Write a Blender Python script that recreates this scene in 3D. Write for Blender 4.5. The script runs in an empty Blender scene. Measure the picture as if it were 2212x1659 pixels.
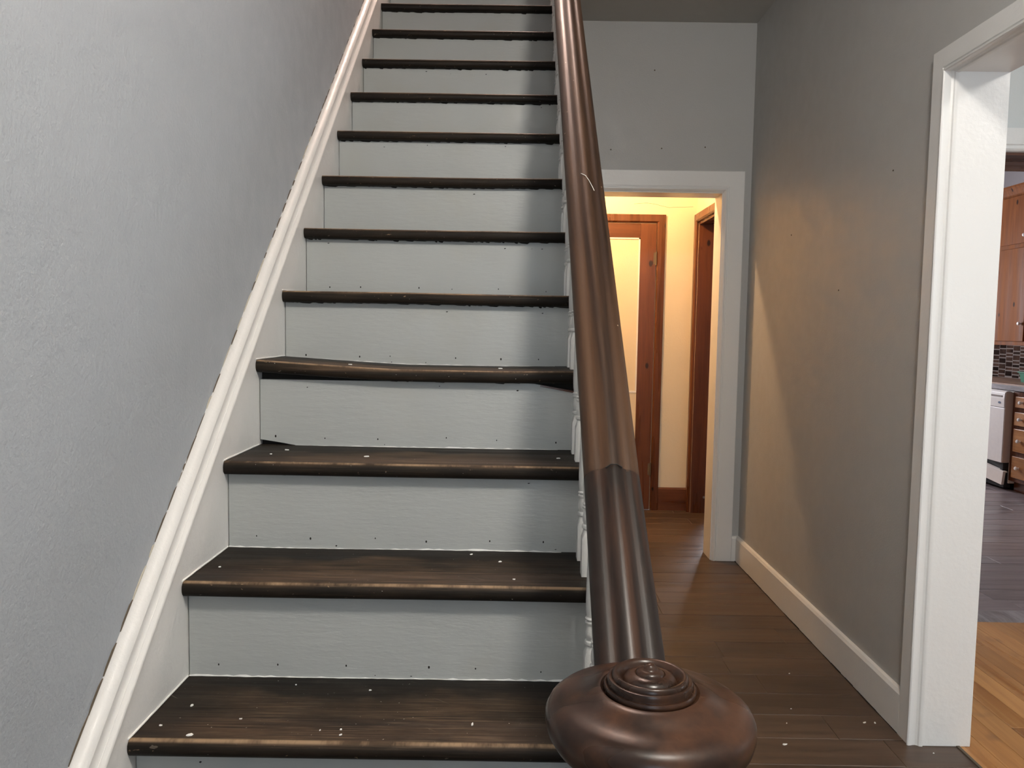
import bpy, bmesh, math, random
from mathutils import Matrix, Vector

SC = bpy.context.scene
COL = SC.collection
EYE = 1.3053

# ------------------------------------------------------------------ camera
cam_d = bpy.data.cameras.new('camera')
cam = bpy.data.objects.new('camera', cam_d)
COL.objects.link(cam)
cr = Vector((0.99986525, 0.00464954, 0.01574359))
cu = Vector((-0.01603649, 0.07167649, 0.99729901))
cf = Vector((-0.00350854, 0.9974171, -0.0717414))
mw = Matrix((cr, cu, -cf)).transposed().to_4x4()
mw.translation = (0, 0, EYE)
cam.matrix_world = mw
cam_d.sensor_fit = 'HORIZONTAL'
cam_d.sensor_width = 36.0
cam_d.lens = 1664.95 / 2212 * 36.0
cam_d.clip_start = 0.02
SC.camera = cam

# ------------------------------------------------------------------ world, exposure
world = bpy.data.worlds.new('overcast_sky')
SC.world = world
world.use_nodes = True
world.node_tree.nodes['Background'].inputs[0].default_value = (0.78, 0.88, 1.0, 1)
world.node_tree.nodes['Background'].inputs[1].default_value = 1.0
vs = SC.view_settings
vs.view_transform = 'Standard'
vs.look = 'None'
vs.exposure = 0.32
vs.gamma = 1.0
vs.use_curve_mapping = False


def area(name, loc, rot, sx, sy, power, col):
    d = bpy.data.lights.new(name, 'AREA')
    d.shape = 'RECTANGLE'
    d.size, d.size_y, d.energy, d.color = sx, sy, power, col
    o = bpy.data.objects.new(name, d)
    o.location = loc
    o.rotation_euler = rot
    COL.objects.link(o)
    return o


R90 = math.pi / 2
# daylight standing just outside the windows of the house
area('daylight_front_door', (0.10, -1.82, 1.45), (R90, 0, 0), 0.62, 1.15, 14, (0.72, 0.86, 1.0))
area('daylight_dining_front', (2.9, -1.82, 1.55), (R90, 0, 0), 1.5, 1.4, 29, (0.85, 0.93, 1.0))
area('daylight_dining_side', (4.62, 1.0, 1.55), (R90, 0, R90), 1.5, 1.4, 24, (0.85, 0.93, 1.0))
area('daylight_kitchen', (2.75, 8.62, 1.65), (-R90, 0, 0), 1.3, 1.1, 100, (0.92, 0.93, 1.0))

HALL_LAMP = 94.0
DINING_LAMP = 38.0
VESTIBULE_LAMP = 66.0
UPSTAIRS_LAMP = 190.0

# ------------------------------------------------------------------ node helpers
def new_mat(name):
    m = bpy.data.materials.new(name)
    m.use_nodes = True
    nt = m.node_tree
    for n in list(nt.nodes):
        nt.nodes.remove(n)
    out = nt.nodes.new('ShaderNodeOutputMaterial')
    b = nt.nodes.new('ShaderNodeBsdfPrincipled')
    nt.links.new(b.outputs[0], out.inputs[0])
    return m, nt, b


class N:
    """tiny node-graph helper"""
    def __init__(s, nt):
        s.nt = nt

    def put(s, sock, v):
        if hasattr(v, 'is_output') or isinstance(v, bpy.types.NodeSocket):
            s.nt.links.new(v, sock)
        elif isinstance(v, (tuple, list)) and len(v) == 3 and sock.type == 'RGBA':
            sock.default_value = (*v, 1)
        else:
            sock.default_value = v

    def obj(s, randomise=False):
        t = s.nt.nodes.new('ShaderNodeTexCoord')
        v = t.outputs['Object']
        if randomise:
            oi = s.nt.nodes.new('ShaderNodeObjectInfo')
            a = s.nt.nodes.new('ShaderNodeVectorMath'); a.operation = 'SCALE'
            a.inputs[0].default_value = (37.0, 71.0, 53.0)
            s.nt.links.new(oi.outputs['Random'], a.inputs['Scale'])
            b = s.nt.nodes.new('ShaderNodeVectorMath'); b.operation = 'ADD'
            s.nt.links.new(v, b.inputs[0]); s.nt.links.new(a.outputs[0], b.inputs[1])
            v = b.outputs[0]
        return v

    def rnd(s):
        return s.nt.nodes.new('ShaderNodeObjectInfo').outputs['Random']

    def scale(s, v, sc):
        m = s.nt.nodes.new('ShaderNodeVectorMath'); m.operation = 'MULTIPLY'
        s.put(m.inputs[0], v); m.inputs[1].default_value = sc
        return m.outputs[0]

    def noise(s, v, scale, detail=4, rough=0.55, dist=0.0):
        n = s.nt.nodes.new('ShaderNodeTexNoise')
        s.put(n.inputs['Vector'], v)
        n.inputs['Scale'].default_value = scale
        n.inputs['Detail'].default_value = detail
        n.inputs['Roughness'].default_value = rough
        n.inputs['Distortion'].default_value = dist
        return n.outputs['Fac']

    def ramp(s, f, stops):
        r = s.nt.nodes.new('ShaderNodeValToRGB')
        s.put(r.inputs[0], f)
        e = r.color_ramp.elements
        while len(e) > len(stops):
            e.remove(e[-1])
        while len(e) < len(stops):
            e.new(1.0)
        for el, (p, c) in zip(e, stops):
            el.position = p
            el.color = (c, c, c, 1) if isinstance(c, (int, float)) else (*c, 1)
        return r.outputs[0]

    def mix(s, f, a, b, mode='MIX'):
        m = s.nt.nodes.new('ShaderNodeMix'); m.data_type = 'RGBA'; m.blend_type = mode
        s.put(m.inputs[0], f); s.put(m.inputs[6], a); s.put(m.inputs[7], b)
        return m.outputs[2]

    def math(s, op, a, b=0.0, c=None):
        m = s.nt.nodes.new('ShaderNodeMath'); m.operation = op
        s.put(m.inputs[0], a); s.put(m.inputs[1], b)
        if c is not None:
            s.put(m.inputs[2], c)
        return m.outputs[0]

    def sep(s, v):
        m = s.nt.nodes.new('ShaderNodeSeparateXYZ'); s.put(m.inputs[0], v)
        return m.outputs

    def mrange(s, v, a, b, c=0.0, d=1.0):
        m = s.nt.nodes.new('ShaderNodeMapRange'); m.interpolation_type = 'SMOOTHSTEP'
        s.put(m.inputs[0], v)
        for i, x in enumerate((a, b, c, d)):
            m.inputs[i + 1].default_value = x
        return m.outputs[0]

    def bump(s, h, strength, dist=0.01, prev=None):
        b = s.nt.nodes.new('ShaderNodeBump')
        s.put(b.inputs['Height'], h)
        b.inputs['Strength'].default_value = strength
        b.inputs['Distance'].default_value = dist
        if prev is not None:
            s.put(b.inputs['Normal'], prev)
        return b.outputs[0]


def paint(name, col, rough=0.5, tex=0.25, tscale=120.0, vary=0.05, brush=None, spec=0.4, patch=None):
    m, nt, b = new_mat(name)
    n = N(nt)
    o = n.obj()
    big = n.noise(o, 2.3, 3)
    c = n.mix(n.math('MULTIPLY', big, 1.0), tuple(x * (1 - vary) for x in col), tuple(min(1, x * (1 + vary)) for x in col))
    if patch:
        c = n.mix(n.ramp(n.noise(o, 4.5, 3), [(0.52, 0.0), (0.70, 0.55)]), c, patch)
    n.put(b.inputs['Base Color'], c)
    h = n.noise(o if brush is None else n.scale(o, brush), tscale, 4, 0.6)
    low = n.noise(o, 14.0, 3)
    nb = n.bump(h, tex, 0.004)
    nb = n.bump(low, tex * 0.5, 0.01, nb)
    n.put(b.inputs['Normal'], nb)
    rr = n.mrange(low, 0.3, 0.7, rough - 0.06, rough + 0.08)
    n.put(b.inputs['Roughness'], rr)
    b.inputs['Specular IOR Level'].default_value = spec
    return m


def wood(name, dark, light, axis, rough=0.4, gscale=60.0, stretch=0.06, knots=False, randomise=True, vary=0.25,
         bump=0.15, extra=None, spec=0.5, dist=1.0, flat=0):
    """axis: 0,1,2 grain direction in object space"""
    m, nt, b = new_mat(name)
    n = N(nt)
    o = n.obj(randomise)
    sc = [1.0, 1.0, 1.0]
    sc[axis] = stretch
    v = n.scale(o, sc)
    g = n.noise(v, gscale, 6, 0.65, 0.6 * dist)
    g2 = n.noise(v, gscale * 0.22, 3, 0.5, 1.0 * dist)
    f = n.math('ADD', n.math('MULTIPLY', g, 0.55), n.math('MULTIPLY', g2, 0.45))
    f = n.ramp(f, [(0.36, 0.0), (0.62, 1.0)])
    c = n.mix(f, dark, light)
    if knots:
        vo = nt.nodes.new('ShaderNodeTexVoronoi')
        ks = [4.2, 4.2, 4.2]
        ks[axis] = 2.4
        ks[flat] = 0.0
        n.put(vo.inputs['Vector'], n.scale(o, ks))
        vo.inputs['Scale'].default_value = 1.9
        k = n.mrange(vo.outputs['Distance'], 0.07, 0.13, 1.0, 0.0)
        c = n.mix(k, c, tuple(x * 0.22 for x in dark))
    if randomise and vary:
        br = n.math('ADD', 1.0 - vary / 2, n.math('MULTIPLY', n.rnd(), vary))
        hs = nt.nodes.new('ShaderNodeHueSaturation')
        n.put(hs.inputs['Value'], br)
        n.put(hs.inputs['Color'], c)
        c = hs.outputs[0]
    if extra:
        c = extra(n, o, c)
    n.put(b.inputs['Base Color'], c)
    n.put(b.inputs['Roughness'], n.mrange(g2, 0.3, 0.7, rough - 0.07, rough + 0.12))
    n.put(b.inputs['Normal'], n.bump(g, bump, 0.003))
    b.inputs['Specular IOR Level'].default_value = spec
    return m


def plain(name, col, rough=0.5, metal=0.0, emit=None, strength=0.0):
    m, nt, b = new_mat(name)
    n = N(nt)
    c = n.mix(n.noise(n.obj(), 30.0, 3), tuple(x * 0.93 for x in col), tuple(min(1, x * 1.05) for x in col))
    n.put(b.inputs['Base Color'], c)
    b.inputs['Roughness'].default_value = rough
    b.inputs['Metallic'].default_value = metal
    if emit:
        b.inputs['Emission Color'].default_value = (*emit, 1)
        b.inputs['Emission Strength'].default_value = strength
    return m


# ------------------------------------------------------------------ materials
M = {}
M['wall_blue'] = paint('wall_blue_grey', (0.385, 0.412, 0.445), 0.42, 0.38, 130.0, 0.03)
M['wall_hall'] = paint('wall_hall_grey', (0.44, 0.437, 0.425), 0.45, 0.18, 170.0, 0.03)
M['ceiling'] = paint('ceiling_paint', (0.50, 0.49, 0.46), 0.75, 0.15, 90.0, 0.03)
M['white'] = paint('white_trim_paint', (0.75, 0.745, 0.73), 0.34, 0.22, 60.0, 0.03, spec=0.5)
M['skirt'] = paint('skirt_white_paint', (0.74, 0.725, 0.70), 0.36, 0.35, 55.0, 0.05, spec=0.5)
M['riser'] = paint('riser_grey_paint', (0.40, 0.413, 0.402), 0.40, 0.16, 75.0, 0.05, brush=(0.3, 1.0, 1.5), patch=(0.395, 0.395, 0.36))
M['baluster'] = paint('baluster_white_paint', (0.66, 0.66, 0.64), 0.38, 0.25, 80.0, 0.03)
M['cream'] = paint('cream_plaster', (0.70, 0.61, 0.45), 0.6, 0.30, 90.0, 0.03)
M['dining_wall'] = paint('dining_wall_paint', (0.62, 0.645, 0.64), 0.5, 0.12, 150.0, 0.02)
M['kitchen_wall'] = paint('kitchen_wall_paint', (0.42, 0.39, 0.40), 0.5, 0.12, 150.0, 0.02)
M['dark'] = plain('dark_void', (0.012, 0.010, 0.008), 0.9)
M['grime'] = plain('grime_brown', (0.10, 0.075, 0.05), 0.8)
M['seam'] = plain('plank_seam', (0.17, 0.13, 0.10), 0.7)
M['caulk'] = plain('old_caulk', (0.52, 0.47, 0.38), 0.7)
M['chip'] = plain('paint_chip_white', (0.85, 0.84, 0.80), 0.6)
M['steel'] = plain('worn_steel', (0.45, 0.43, 0.40), 0.35, 1.0)
M['brass'] = plain('dull_brass', (0.35, 0.22, 0.10), 0.4, 1.0)
M['appliance'] = plain('appliance_cream', (0.74, 0.69, 0.65), 0.35)
M['appliance_edge'] = plain('appliance_tan_edge', (0.62, 0.50, 0.41), 0.45)
M['black'] = plain('black_plastic', (0.02, 0.02, 0.02), 0.5)
M['logo'] = plain('logo_blue_grey', (0.10, 0.13, 0.20), 0.4)
M['knob'] = plain('white_ceramic', (0.80, 0.76, 0.72), 0.25)
M['green'] = plain('green_plastic', (0.015, 0.16, 0.085), 0.4)
M['grout'] = plain('grey_grout', (0.24, 0.20, 0.18), 0.8)
M['tile'] = wood('brown_glass_tile', (0.015, 0.008, 0.006), (0.09, 0.05, 0.035), 1, 0.15, 12.0, 0.5, vary=1.3, bump=0.0)
M['counter'] = wood('weathered_laminate', (0.10, 0.085, 0.085), (0.30, 0.27, 0.28), 1, 0.4, 40.0, 0.12, randomise=False)
M['counter_edge'] = wood('counter_wood_edge', (0.20, 0.11, 0.07), (0.38, 0.24, 0.17), 1, 0.45, 40.0, 0.1, randomise=False)
M['pine'] = wood('kitchen_pine', (0.155, 0.044, 0.0105), (0.27, 0.088, 0.022), 2, 0.55, 35.0, 0.07, knots=True, vary=0.15, spec=0.2)
M['pine_drawer'] = wood('drawer_pine', (0.26, 0.105, 0.035), (0.42, 0.19, 0.07), 1, 0.32, 35.0, 0.07, vary=0.15)
M['trim_wood'] = wood('varnished_trim_wood', (0.058, 0.0165, 0.006), (0.125, 0.038, 0.012), 2, 0.28, 40.0, 0.06, knots=True, vary=0.1, flat=1)
M['trim_wood_h'] = wood('varnished_trim_wood_level', (0.058, 0.0165, 0.006), (0.125, 0.038, 0.012), 0, 0.28, 40.0, 0.06, vary=0.1)
M['plank'] = wood('brown_vinyl_plank', (0.048, 0.030, 0.020), (0.094, 0.058, 0.038), 0, 0.40, 30.0, 0.07, vary=0.28, bump=0.08)
M['plank_kitchen'] = wood('grey_vinyl_plank', (0.095, 0.077, 0.082), (0.24, 0.20, 0.208), 0, 0.36, 26.0, 0.09, vary=0.3, bump=0.12)


def stained(n, o, c):
    k = n.ramp(n.noise(o, 3.1, 3), [(0.60, 0.0), (0.70, 0.75)])
    return n.mix(k, c, (0.07, 0.035, 0.03))


M['oak'] = wood('honey_oak_board', (0.30, 0.125, 0.038), (0.50, 0.25, 0.09), 1, 0.30, 34.0, 0.05, vary=0.35, extra=stained)


def tread_extra(n, o, c):
    t = n.nt.nodes.new('ShaderNodeTexCoord').outputs['Object']
    x, y, z = n.sep(t)
    # walked-off brown middle, blacker at the back and towards the balusters
    mid = n.math('MULTIPLY', n.mrange(x, -0.62, -0.45), n.mrange(x, 0.12, -0.12))
    wob = n.math('MULTIPLY', n.math('SUBTRACT', n.noise(o, 7.0, 3), 0.5), 0.16)
    run = n.math('MULTIPLY', n.mrange(n.math('ADD', y, wob), 0.185, 0.135, 0.0, 1.0), n.math('ADD', 0.20, n.math('MULTIPLY', mid, 0.80)))
    pat = n.ramp(n.noise(n.scale(o, (0.8, 2.4, 1.0)), 6.0, 5, 0.65), [(0.34, 0.0), (0.66, 1.0)])
    c = n.mix(n.math('MULTIPLY', run, n.math('ADD', 0.12, n.math('MULTIPLY', pat, 0.85))), c, (0.080, 0.051, 0.031))
    # fine rubbed grain lines
    gl = n.ramp(n.noise(n.scale(o, (0.035, 1.0, 1.0)), 210.0, 3, 0.6), [(0.54, 0.0), (0.66, 1.0)])
    c = n.mix(n.math('MULTIPLY', n.math('MULTIPLY', gl, run), 0.45), c, (0.15, 0.105, 0.068))
    gd = n.ramp(n.noise(n.scale(o, (0.03, 1.0, 1.0)), 150.0, 3, 0.6), [(0.38, 1.0), (0.46, 0.0)])
    c = n.mix(n.math('MULTIPLY', gd, 0.55), c, (0.012, 0.010, 0.008))
    # grey bloom of dust
    du = n.ramp(n.noise(n.scale(o, (1.0, 1.6, 1.0)), 13.0, 5, 0.7), [(0.54, 0.0), (0.76, 0.22)])
    c = n.mix(du, c, (0.085, 0.072, 0.058))
    # knots
    vo = n.nt.nodes.new('ShaderNodeTexVoronoi')
    n.put(vo.inputs['Vector'], n.scale(o, (3.0, 6.0, 3.0)))
    vo.inputs['Scale'].default_value = 1.0
    c = n.mix(n.mrange(vo.outputs['Distance'], 0.06, 0.13, 0.8, 0.0), c, (0.014, 0.010, 0.008))
    # the rounded nose stayed dark
    c = n.mix(n.math('MULTIPLY', n.mrange(z, -0.0035, -0.010, 0.0, 1.0), 0.8), c, (0.012, 0.0098, 0.0078))
    # bare wood along the rubbed front edge
    band = n.math('MULTIPLY', n.mrange(n.math('ABSOLUTE', n.math('SUBTRACT', y, 0.0085), 0.0), 0.0015, 0.0060, 1.0, 0.0),
                  n.mrange(z, -0.0075, -0.0030, 0.0, 1.0))
    er = n.ramp(n.noise(n.scale(o, (1.0, 0.3, 0.3)), 7.0, 6, 0.72), [(0.42, 0.05), (0.58, 0.85)])
    c = n.mix(n.math('MULTIPLY', band, er), c, (0.30, 0.205, 0.125))
    nk = n.ramp(n.noise(n.scale(o, (1.0, 2.0, 2.0)), 55.0, 3, 0.6), [(0.70, 0.0), (0.735, 1.0)])
    c = n.mix(n.math('MULTIPLY', nk, n.math('MULTIPLY', n.mrange(y, 0.03, 0.012), 0.7)), c, (0.26, 0.18, 0.11))
    # scratches and specks of old paint
    ro = n.nt.nodes.new('ShaderNodeVectorRotate'); ro.inputs['Angle'].default_value = 0.6
    ro.inputs['Axis'].default_value = (0, 0, 1); n.put(ro.inputs['Vector'], o)
    sc = n.ramp(n.noise(n.scale(ro.outputs[0], (0.06, 1.0, 1.0)), 95.0, 2, 0.5), [(0.735, 0.0), (0.755, 0.5)])
    c = n.mix(sc, c, (0.17, 0.14, 0.11))
    sp = n.ramp(n.noise(n.scale(o, (1.0, 1.5, 1.5)), 150.0, 2, 0.5), [(0.765, 0.0), (0.785, 0.9)])
    c = n.mix(sp, c, (0.55, 0.52, 0.46))
    return c


M['tread'] = wood('dark_stained_tread', (0.0085, 0.0074, 0.0062), (0.023, 0.017, 0.0125), 0, 0.50, 75.0, 0.05, vary=0.2, spec=0.12,
                  bump=0.25, extra=tread_extra)


def rail_extra(n, o, c):
    t = n.nt.nodes.new('ShaderNodeTexCoord').outputs['Object']
    st = n.ramp(n.noise(n.scale(t, (1.0, 0.03, 1.0)), 46.0, 3, 0.5, 0.3), [(0.42, 0.0), (0.66, 1.0)])
    c = n.mix(n.math('MULTIPLY', st, 0.65), c, (0.088, 0.042, 0.019))
    sp = n.ramp(n.noise(t, 60.0, 2, 0.5), [(0.77, 0.0), (0.785, 1.0)])
    return n.mix(sp, c, (0.45, 0.36, 0.25))


M['rail'] = wood('worn_brown_rail', (0.014, 0.0070, 0.0040), (0.046, 0.0215, 0.0100), 1, 0.42, 70.0, 0.035, randomise=False,
                 extra=rail_extra, bump=0.12, spec=0.3)


def rail2_extra(n, o, c):
    t = n.nt.nodes.new('ShaderNodeTexCoord').outputs['Object']
    st = n.ramp(n.noise(n.scale(t, (1.0, 0.08, 1.0)), 30.0, 3, 0.5, 0.4), [(0.50, 0.0), (0.72, 1.0)])
    return n.mix(n.math('MULTIPLY', st, 0.6), c, (0.085, 0.033, 0.015))


M['rail_dark'] = wood('dark_varnished_rail', (0.0080, 0.0052, 0.0042), (0.020, 0.0110, 0.0076), 1, 0.34, 60.0, 0.05, spec=0.28,
                      randomise=False, extra=rail2_extra, bump=0.06)


def cap_extra(n, o, c):
    t = n.nt.nodes.new('ShaderNodeTexCoord').outputs['Object']
    k = n.ramp(n.noise(t, 16.0, 5, 0.62, 0.05), [(0.42, 0.0), (0.66, 1.0)])
    c = n.mix(n.math('MULTIPLY', k, 0.75), c, (0.074, 0.032, 0.016))
    s2 = n.ramp(n.noise(t, 42.0, 3, 0.6), [(0.70, 0.0), (0.76, 1.0)])
    return n.mix(n.math('MULTIPLY', s2, 0.28), c, (0.16, 0.10, 0.065))


M['cap'] = wood('dark_varnished_newel', (0.0105, 0.0056, 0.0040), (0.024, 0.0118, 0.0075), 0, 0.27, 40.0, 0.3, spec=0.30,
                randomise=False, extra=cap_extra, bump=0.02, dist=0.1)


def pane_mat():
    m = bpy.data.materials.new('window_glass')
    m.use_nodes = True
    nt = m.node_tree
    for x in list(nt.nodes):
        nt.nodes.remove(x)
    out = nt.nodes.new('ShaderNodeOutputMaterial')
    t = nt.nodes.new('ShaderNodeBsdfTransparent')
    g = nt.nodes.new('ShaderNodeBsdfGlossy')
    g.inputs['Roughness'].default_value = 0.03
    mx = nt.nodes.new('ShaderNodeMixShader')
    mx.inputs[0].default_value = 0.08
    nt.links.new(t.outputs[0], mx.inputs[1]); nt.links.new(g.outputs[0], mx.inputs[2])
    nt.links.new(mx.outputs[0], out.inputs[0])
    return m


M['pane'] = pane_mat()

# ------------------------------------------------------------------ mesh helpers
class MB:
    def __init__(s):
        s.v, s.f = [], []

    def add(s, vs_, fs):
        n = len(s.v)
        s.v += [tuple(p) for p in vs_]
        s.f += [tuple(i + n for i in f) for f in fs]
        return s

    def box(s, x0, x1, y0, y1, z0, z1):
        return s.add([(x0, y0, z0), (x1, y0, z0), (x1, y1, z0), (x0, y1, z0), (x0, y0, z1), (x1, y0, z1), (x1, y1, z1), (x0, y1, z1)],
                     [(0, 3, 2, 1), (4, 5, 6, 7), (0, 1, 5, 4), (1, 2, 6, 5), (2, 3, 7, 6), (3, 0, 4, 7)])

    def sections(s, secs, close=True, caps=True):
        """loft a list of equal-length loops"""
        n = len(s.v)
        k = len(secs[0])
        for sec in secs:
            s.v += [tuple(p) for p in sec]
        for a in range(len(secs) - 1):
            for i in range(k if close else k - 1):
                j = (i + 1) % k
                s.f.append((n + a * k + i, n + a * k + j, n + (a + 1) * k + j, n + (a + 1) * k + i))
        if caps:
            s.f.append(tuple(n + i for i in reversed(range(k))))
            s.f.append(tuple(n + (len(secs) - 1) * k + i for i in range(k)))
        return s

    def prism(s, poly, axis, a, b):
        def p3(p, t):
            q = list(p)
            q.insert(axis, t)
            return tuple(q)
        return s.sections([[p3(p, a) for p in poly], [p3(p, b) for p in poly]])

    def lathe(s, prof, cx=0, cy=0, cz=0, seg=32, axis='z'):
        secs = []
        for r, z in prof:
            ring = []
            for i in range(seg):
                t = 2 * math.pi * i / seg
                a, b_ = r * math.cos(t), r * math.sin(t)
                ring.append((cx + a, cy + b_, cz + z) if axis == 'z' else (cx + z, cy + a, cz + b_))
            secs.append(ring)
        return s.sections(secs)

    def tube(s, pts, r, seg=8):
        secs = []
        pts = [Vector(p) for p in pts]
        for i, p in enumerate(pts):
            d = (pts[min(i + 1, len(pts) - 1)] - pts[max(i - 1, 0)]).normalized()
            up = Vector((0, 0, 1)) if abs(d.z) < 0.9 else Vector((1, 0, 0))
            a = d.cross(up).normalized(); b = d.cross(a)
            secs.append([p + a * r * math.cos(2 * math.pi * k / seg) + b * r * math.sin(2 * math.pi * k / seg) for k in range(seg)])
        return s.sections(secs)

    def build(s, name, mat, parent=None, smooth=False, bevel=0.0, loc=None, angle=35):
        me = bpy.data.meshes.new(name)
        me.from_pydata(s.v, [], s.f)
        bm = bmesh.new(); bm.from_mesh(me)
        if bevel:
            es = [e for e in bm.edges if len(e.link_faces) == 2 and e.calc_face_angle(0) > 0.6]
            bmesh.ops.bevel(bm, geom=es, offset=bevel, segments=2, affect='EDGES', profile=0.5, clamp_overlap=True)
        bmesh.ops.recalc_face_normals(bm, faces=bm.faces)
        bm.to_mesh(me); bm.free()
        if smooth:
            me.polygons.foreach_set('use_smooth', [True] * len(me.polygons))
            me.set_sharp_from_angle(angle=math.radians(angle))
        me.materials.append(M[mat])
        o = bpy.data.objects.new(name, me)
        COL.objects.link(o)
        if loc is not None:
            o.location = loc
        if parent is not None:
            o.parent = parent
        return o


def box(name, b, mat, parent=None, bevel=0.0):
    return MB().box(*b).build(name, mat, parent, bevel=bevel)


def empty(name, loc=(0, 0, 0)):
    o = bpy.data.objects.new(name, None)
    o.empty_display_size = 0.1
    o.location = loc
    COL.objects.link(o)
    return o


def keep(o, parent):
    """parent while keeping the world position (parents here are only translated)"""
    o.parent = parent
    o.matrix_parent_inverse = Matrix.Translation(-Vector(parent.location))
    return o


def tag(o, label, cat=None, group=None, kind=None):
    o['label'] = label
    if cat:
        o['category'] = cat
    if group:
        o['group'] = group
    if kind:
        o['kind'] = kind
    return o


def struct(o, label=None):
    o['kind'] = 'structure'
    if label:
        o['label'] = label
    return o


rng = random.Random(7)

# ------------------------------------------------------------------ key measures (metres, floor at 0)
RISE, GO = 0.2, 0.2202
NY0, NZ0 = 1.2526, 0.6           # nosing of tread index 0 (third step)
XL, XR = -0.646, 0.232           # tread left end (skirt face), right end under balusters
WL = -0.668                      # left wall face
XW, XW2 = 1.2926, 1.4433         # hall right wall faces
YB, YB2 = 4.342, 4.482           # hall back wall faces
ZC = 2.988                       # hall ceiling
YF = -1.6                        # front wall face
YV = 5.57                        # far wall of the small back lobby
K0, K1 = -2, 12                  # tread indices
UP = NZ0 + RISE * 13             # upper floor level 3.2
OPH = 2.10                       # cased opening head
OPY0, OPY1 = 0.90, 2.378         # cased opening along the right wall
YK, YK2 = 3.47, 3.60             # dining / kitchen wall
DX0, DX1 = 1.98, 2.86            # kitchen doorway


def nose_y(k): return NY0 + GO * k
def nose_z(k): return NZ0 + RISE * k


# ------------------------------------------------------------------ shell
struct(box('wall_left', (WL - 0.1, WL, YF - 0.15, 6.4, 0, 5.8), 'wall_blue'), 'blue-grey painted wall beside the staircase')

# hall right wall with the wide cased opening
struct(MB().box(XW, XW2, OPY1, YB, 0, ZC).box(XW, XW2, OPY0, OPY1, OPH, ZC).box(XW, XW2, YF - 0.15, OPY0, 0, ZC)
       .build('wall_right', 'wall_hall'), 'grey painted hall wall with wide cased opening')
wr = bpy.data.objects['wall_right']
for (y, z, r) in ((3.677, 1.765, .003), (2.707, 1.869, .003), (3.114, 1.479, .003)):
    MB().lathe([(0.0005, -0.003), (r, -0.002), (r, 0.0), (0.0005, 0.001)], XW, y, z, 8, 'x').build('nail_hole', 'grime', wr)

# back wall with doorway
BX0, BX1, BH = 0.36, 1.139, 2.076
struct(MB().box(0.2, BX0, YB, YB2, 0, ZC).box(BX1, XW2, YB, YB2, 0, ZC).box(BX0, BX1, YB, YB2, BH, ZC)
       .build('wall_back', 'wall_hall'), 'grey painted wall at the end of the hall over the doorway')
wb = bpy.data.objects['wall_back']
for (x, z) in ((0.74, 2.73), (0.79, 2.31), (1.03, 2.32), (0.51, 2.30)):
    o = MB().lathe([(0.0005, -0.002), (0.004, -0.001), (0.004, 0.001), (0.0005, 0.002)], 0, 0, 0, 8).build('nail_hole', 'grime', wb)
    o.rotation_euler = (R90, 0, 0)
    o.location = (x, YB, z)

# front wall with the glazed entry door (behind the camera)
GX0, GX1, GZ0, GZ1 = -0.22, 0.42, 0.85, 2.03
struct(MB().box(WL, GX0, YF - 0.15, YF, 0, ZC).box(GX1, XW, YF - 0.15, YF, 0, ZC).box(GX0, GX1, YF - 0.15, YF, 0, GZ0)
       .box(GX0, GX1, YF - 0.15, YF, GZ1, 5.8).box(WL, GX0, YF - 0.15, YF, ZC, 5.8).box(GX1, XW, YF - 0.15, YF, ZC, 5.8)
       .build('wall_front', 'wall_hall'), 'grey painted front wall of the hall')
# ceiling: over hall, and over the foot of the stairs
struct(MB().box(0.262, XW2, YF, YB, ZC, UP).box(WL, 0.262, YF, 1.05, ZC, UP).build('ceiling', 'ceiling'), 'dull grey-beige hall ceiling')
# upper storey round the stair well
struct(MB().box(WL, XW2, 4.15, 6.4, ZC + 0.02, UP).build('floor_upper', 'plank'), 'upper landing floor')
struct(box('wall_upper_back', (WL, XW2, 6.4, 6.5, UP - 0.2, 5.8), 'wall_hall'), 'wall at the back of the upper landing')
struct(box('wall_upper_right', (XW2, XW2 + 0.1, YF - 0.15, 6.5, UP - 0.2, 5.8), 'wall_hall'), 'right wall of the upper landing')
struct(box('ceiling_upper', (WL - 0.1, XW2 + 0.1, YF - 0.15, 6.5, 5.8, 5.9), 'ceiling'), 'ceiling over the upper landing')

# wall closing the side of the stairs towards the hall (under the outer stringer)
SLOPE = RISE / GO
poly = [(NY0 - 0.32 / SLOPE, 0.0), (YB, 0.0), (YB, ZC), (NY0 + (ZC - 0.32) / SLOPE, ZC)]
struct(MB().prism(poly, 0, 0.185, 0.2).build('wall_stair_side', 'wall_hall'), 'wall panel under the stair towards the hall')

# back lobby shell
VX0, VX1 = -0.25, 1.28
VO0, VO1, VOH = 4.72, 5.505, 2.075
struct(MB().box(VX0, XW2, YV, YV + 0.1, 0, 2.8).build('wall_lobby_back', 'cream'), 'cream plaster wall of the lamp-lit back lobby')
struct(MB().box(VX1, XW2, YB2, VO0, 0, 2.8).box(VX1, XW2, VO1, YV, 0, 2.8).box(VX1, XW2, VO0, VO1, VOH, 2.8)
       .build('wall_lobby_right', 'cream'), 'cream plaster side wall of the back lobby')
struct(box('wall_lobby_left', (VX0 - 0.1, VX0, YB2, YV + 0.1, 0, 2.8), 'cream'), 'cream plaster left wall of the back lobby')
struct(MB().box(VX0, BX0, YB2, YB2 + 0.012, 0, 2.8).box(BX1, VX1, YB2, YB2 + 0.012, 0, 2.8).box(BX0, BX1, YB2, YB2 + 0.012, BH, 2.8)
       .build('wall_lobby_front', 'cream'), 'cream plaster on the lobby side of the doorway')
struct(box('ceiling_lobby', (VX0 - 0.1, XW2, YB2, YV + 0.1, 2.8, 2.9), 'ceiling'), 'cream lobby ceiling')
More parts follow.
